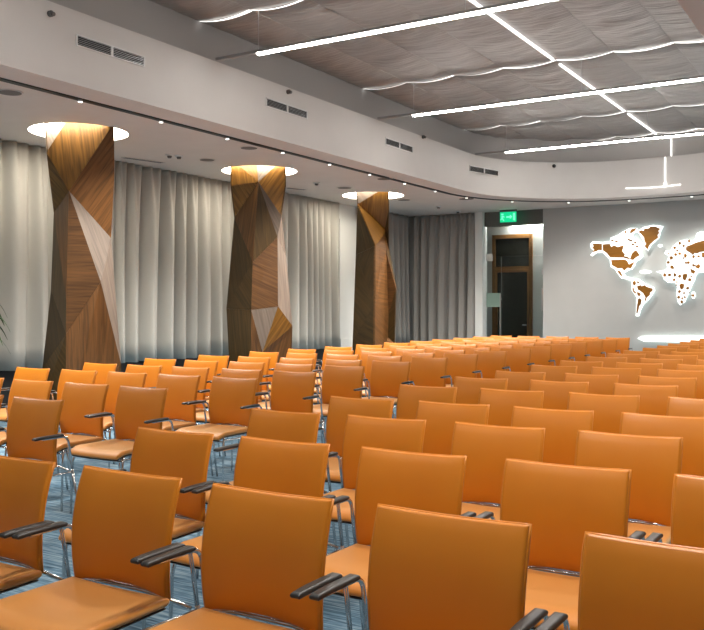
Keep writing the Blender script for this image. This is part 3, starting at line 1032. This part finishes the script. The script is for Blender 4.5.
def seat_mid(s, t):
    u = (t + 1) / 2          # 0 front .. 1 rear
    y = -.215 + .425 * u
    z = .450 - .030 * max(0, (0.22 - u) / .22) ** 2 - .010 * math.sin(PI * u) * (1 - s * s) + .004 * s * s
    w = .238 - .012 * u - .012 * max(0, (0.2 - u) / .2) ** 2
    return Vector((s * w, y, z))


def make_chair():
    root = empty('conference_chair', (0, 0, 0))
    b = mesh_obj('backrest', *slab(back_mid, back_n, .030, 10, 10, .07, .05), 'leather', root, smooth=True)
    pip = [back_mid(-1, -1 + 2 * k / 12) for k in range(13)] + [back_mid(-1 + 2 * k / 14, 1) for k in range(1, 15)] + [back_mid(1, 1 - 2 * k / 12) for k in range(1, 13)]
    MB().tube(pip, .0055, 6).build('piping', 'leather', b, smooth=True)
    s_ = mesh_obj('seat', *slab(seat_mid, lambda s, t: Vector((0, 0, 1)), .034, 10, 10, .06, .09), 'seat_leather', root, smooth=True)
    mesh_obj('seat_shell', *slab(lambda s, t: seat_mid(s * .97, t * .96) - Vector((0, 0, .022)), lambda s, t: Vector((0, 0, 1)), .012, 6, 6, .1, .1), 'shell', root, smooth=True)
    MB().tube([(-.27, .262, .425), (-.1, .232, .462), (.1, .232, .462), (.27, .262, .425)], .008, 6).build('back_rail', 'chrome', root, smooth=True)
    MB().tube([(-.232, -.165, .395), (.232, -.165, .395)], .007, 6).build('front_rail', 'chrome', root, smooth=True)
    for sx in (-1, 1):
        ax = .2755 * sx
        MB().tube(fillet([(sx * .226, -.15, .425), (sx * .238, -.172, .36), (sx * .243, -.185, .004)], .04, 3), .0075, 8).build('leg', 'chrome', root, smooth=True)
        MB().tube([(ax, .286, .430), (ax, .362, .004)], .0078, 8).build('leg', 'chrome', root, smooth=True)
        MB().tube(fillet([(ax, .286, .430), (ax, .250, .636), (ax, .06, .636)], .045, 6), .0078, 8).build('arm_support', 'chrome', root, smooth=True)
        MB().tube(fillet([(sx * .232, -.16, .405), (sx * .25, .12, .405), (ax, .288, .412)], .06, 4), .006, 6).build('side_rail', 'chrome', root, smooth=True)
        pd = slab(lambda s, t: Vector((ax + s * (.0188 - .003 * max(0, -t) ** 3), .105 + t * .105, .645 - .004 * max(0, -t) ** 2)), lambda s, t: Vector((0, 0, 1)), .019, 4, 6, .6, .12)
        mesh_obj('arm_pad', *pd, 'pad', root, smooth=True)
    return root


def copy_tree(o, parent=None):
    c = o.copy()
    COL.objects.link(c)
    c.parent = parent
    for ch in o.children:
        copy_tree(ch, c)
    return c


HD = .568           # eye height above the backrest tops


def corner_from(px, py):
    t = HD * F / (py - Y0)
    dx, dy = ray(px)
    return Vector((dx * t, dy * t))


RM = {(0, 0): (None, None, 56.3, 463), (0, 1): (83.5, 468, 179, 480), (0, 2): (213.7, 485, 333, 502), (0, 3): (377.3, 505.5, 529.3, 525), (0, 4): (587.5, 533.6, None, None),
      (1, 0): (142, 427.4, 213.7, 435.4), (1, 1): (243.9, 437.7, 331, 444.6), (1, 2): (363.5, 447, 466.8, 457), (1, 3): (503.3, 460.9, 628.6, 471.4), (1, 4): (678.9, 475.4, None, None),
      (2, 0): (253.8, 408.8, 320, 414.8), (2, 1): (347.4, 415.5, 425, 420.7), (2, 2): (455.9, 422, 544.5, 428.6), (2, 3): (581.4, 430.2, 685.3, 438.6),
      (3, 0): (333.3, 396.9, 393.7, 400.2), (3, 1): (419.5, 401.2, 487.8, 405.8), (3, 2): (515.3, 406.4, 592.8, 411.7), (3, 3): (625.2, 412.7, None, None),
      (4, 0): (401.6, 384.9, 458.3, 387.9), (4, 1): (478.9, 388.9, 540.1, 391.5), (4, 2): (571, 392.9, 641.5, 396.4), (4, 3): (669, 397.4, None, None),
      (5, 0): (453.3, 377.6, 506.3, 379), (5, 1): (531.6, 380, 590.2, 383), (5, 2): (613.7, 383.5, 678.3, 386),
      (6, 0): (494, 371.6, 542.5, 373.4), (6, 1): (563.4, 373.6, 617.7, 375.6), (6, 2): (641, 375, 700.8, 378)}
LM = {(0, 0): (16.9, 397.4, 64.4, 400.8), (1, 0): (121.6, 386, 167, 389.5), (2, 0): (214, 376.7, 255.5, 379), (3, 0): (273.8, 371, 314.4, 373), (4, 0): (326, 365.2, 366.3, 366), (5, 0): (370.3, 360.6, 408, 361.3), (6, 0): (410.5, 356.3, 445.8, 357.2), (7, 0): (445.8, 352.8, 478.6, 353.6), (8, 0): (472.3, 349.7, 503.6, 350.5), (9, 0): (496.6, 346.3, 525.6, 347.3), (1, 1): (67, 382.5, 107.5, 385.3), (2, 1): (159.4, 374.4, 197, 377.2), (3, 1): (224.7, 368, 259.4, 370.5), (4, 1): (274.5, 363, 311, 365), (1, 2): (16.4, 379.4, 54, 382), (2, 2): (108.3, 371.6, 142.6, 374), (3, 2): (175, 367, 210, 369), (4, 2): (230, 362, 262, 364), (5, 2): (280, 358, 312.8, 359.7), (2, 3): (59.4, 369.5, 93.4, 371.9), (3, 3): (127.8, 364.5, 161.4, 366.9), (4, 3): (184, 360.3, 215.6, 362.3), (5, 3): (238.6, 356.6, 269.8, 358), (6, 3): (282, 352.7, 312, 354.5), (2, 4): (16.4, 368, 49.2, 369.5), (3, 4): (85, 362.7, 117.3, 364.5), (4, 4): (141.6, 359, 172.8, 360), (5, 4): (199, 355.6, 228, 356.7), (6, 4): (244.8, 351.4, 273, 352.7), (7, 4): (286.3, 348.4, 312, 349.8)}
ORD = ['first', 'second', 'third', 'fourth', 'fifth', 'sixth', 'seventh', 'eighth', 'ninth', 'tenth', 'eleventh', 'twelfth', 'thirteenth', 'fourteenth', 'fifteenth', 'sixteenth', 'seventeenth', 'eighteenth']

proto = make_chair()
used = False
rnd = random.Random(21)
n_ch = 0
for side, org, pu, pv, rows, cols, meas in (('right', (-3.09, 2.218), .607, .895, 18, 6, RM), ('left', (-4.80, 3.788), -.594, .8955, 16, 5, LM)):
    for r in range(rows):
        ds = []
        for (rr, c), (a, b, x, y) in meas.items():
            if rr == r and r <= (9 if pu > 0 else 5):
                g = Vector((org[0] + pu * c, org[1] + pv * r))
                if a is not None:
                    ds.append((c, corner_from(a, b) - g))
                if x is not None:
                    ds.append((c, corner_from(x, y) - Vector((BW, 0)) - g))
        off, slope = Vector((rnd.uniform(-.02, .02), rnd.uniform(-.03, .03))), Vector((0, 0))
        if ds:
            mc = sum(q[0] for q in ds) / len(ds)
            off = sum((q[1] for q in ds), Vector((0, 0))) / len(ds)
            sxx = sum((q[0] - mc) ** 2 for q in ds)
            if sxx > .9:
                slope = sum(((q[0] - mc) * (q[1] - off) for q in ds), Vector((0, 0))) / sxx
                slope.y = max(-.03, min(.03, slope.y))
                slope.x = max(.591 - abs(pu), min(.05, slope.x)) if pu > 0 else min(.003, max(-.05, slope.x))
            off = off - slope * mc
            off.y = max(-.11, min(.11, off.y))
            slope.y = max(-.02, min(.02, slope.y))
        for c in range(cols):
            g = Vector((org[0] + pu * c, org[1] + pv * r))
            p = g + off + slope * c + Vector((rnd.uniform(-.001, .001), rnd.uniform(-.012, .012)))
            loc = Vector((p.x - CORNER.x, p.y - CORNER.y, 0))
            vis = False
            for ax, ay, az in ((-.3, .27, .85), (.3, .27, .85), (-.3, -.2, .45), (.3, -.2, .45), (-.3, .05, .64), (.3, .05, .64), (0, .27, .85), (0, .27, .6)):
                s = project((loc.x + ax, loc.y + ay, az))
                if s and -8 < s[0] < 712 and s[1] < 640:
                    vis = True
            if not vis:
                continue
            if used:
                o = copy_tree(proto)
            else:
                o, used = proto, True
            o.location = loc
            o.rotation_euler = (0, 0, math.radians(rnd.uniform(-.3, .3)))
            n_ch += 1
            tag(o, f'orange leather chair {side} of the aisle, {ORD[r]} row from the camera, {ORD[c]} seat in', 'chair', f'orange chairs {side} of the aisle')
print('chairs', n_ch)

# ------------------------------------------------------------------ plant at the left edge
pt = at_x(-20, 330, -8.95)
plant = tag(empty('potted_plant', (pt.x, pt.y, 0)), 'dark green plant whose leaf tips enter at the left edge of the picture', 'plant')
MB().disc_prism((0, 0), .15, 0, .42, 24, .20).build('pot', 'pot', plant, smooth=False)
MB().disc_prism((0, 0), .185, .42, .425, 24).build('soil', 'soil', plant)
MB().tube([(0, 0, .42), (.01, .01, .8), (0, .02, 1.25)], .018, 8).build('stem', 'door_wood', plant, smooth=True)
rnd = random.Random(3)
for k in range(26):
    az = 2 * PI * k * .382
    z0 = 1.02 + .52 * k / 26
    ln = rnd.uniform(.30, .42)
    v, f = [], []
    for j in range(8):
        s = j / 7
        rad = ln * (s - .12 * s * s)
        z = z0 + .22 * s - .42 * s * s
        w = .04 * math.sin(PI * min(1, .08 + s * .92)) + .001
        cx, cy = rad * math.cos(az), rad * math.sin(az)
        nx, ny = -math.sin(az) * w, math.cos(az) * w
        v += [(cx + nx, cy + ny, z), (cx, cy, z - .006), (cx - nx, cy - ny, z)]
    for j in range(7):
        a = 3 * j
        f += [(a, a + 1, a + 4, a + 3), (a + 1, a + 2, a + 5, a + 4)]
    o = mesh_obj('leaf', v, f, 'leaf', plant, smooth=True)
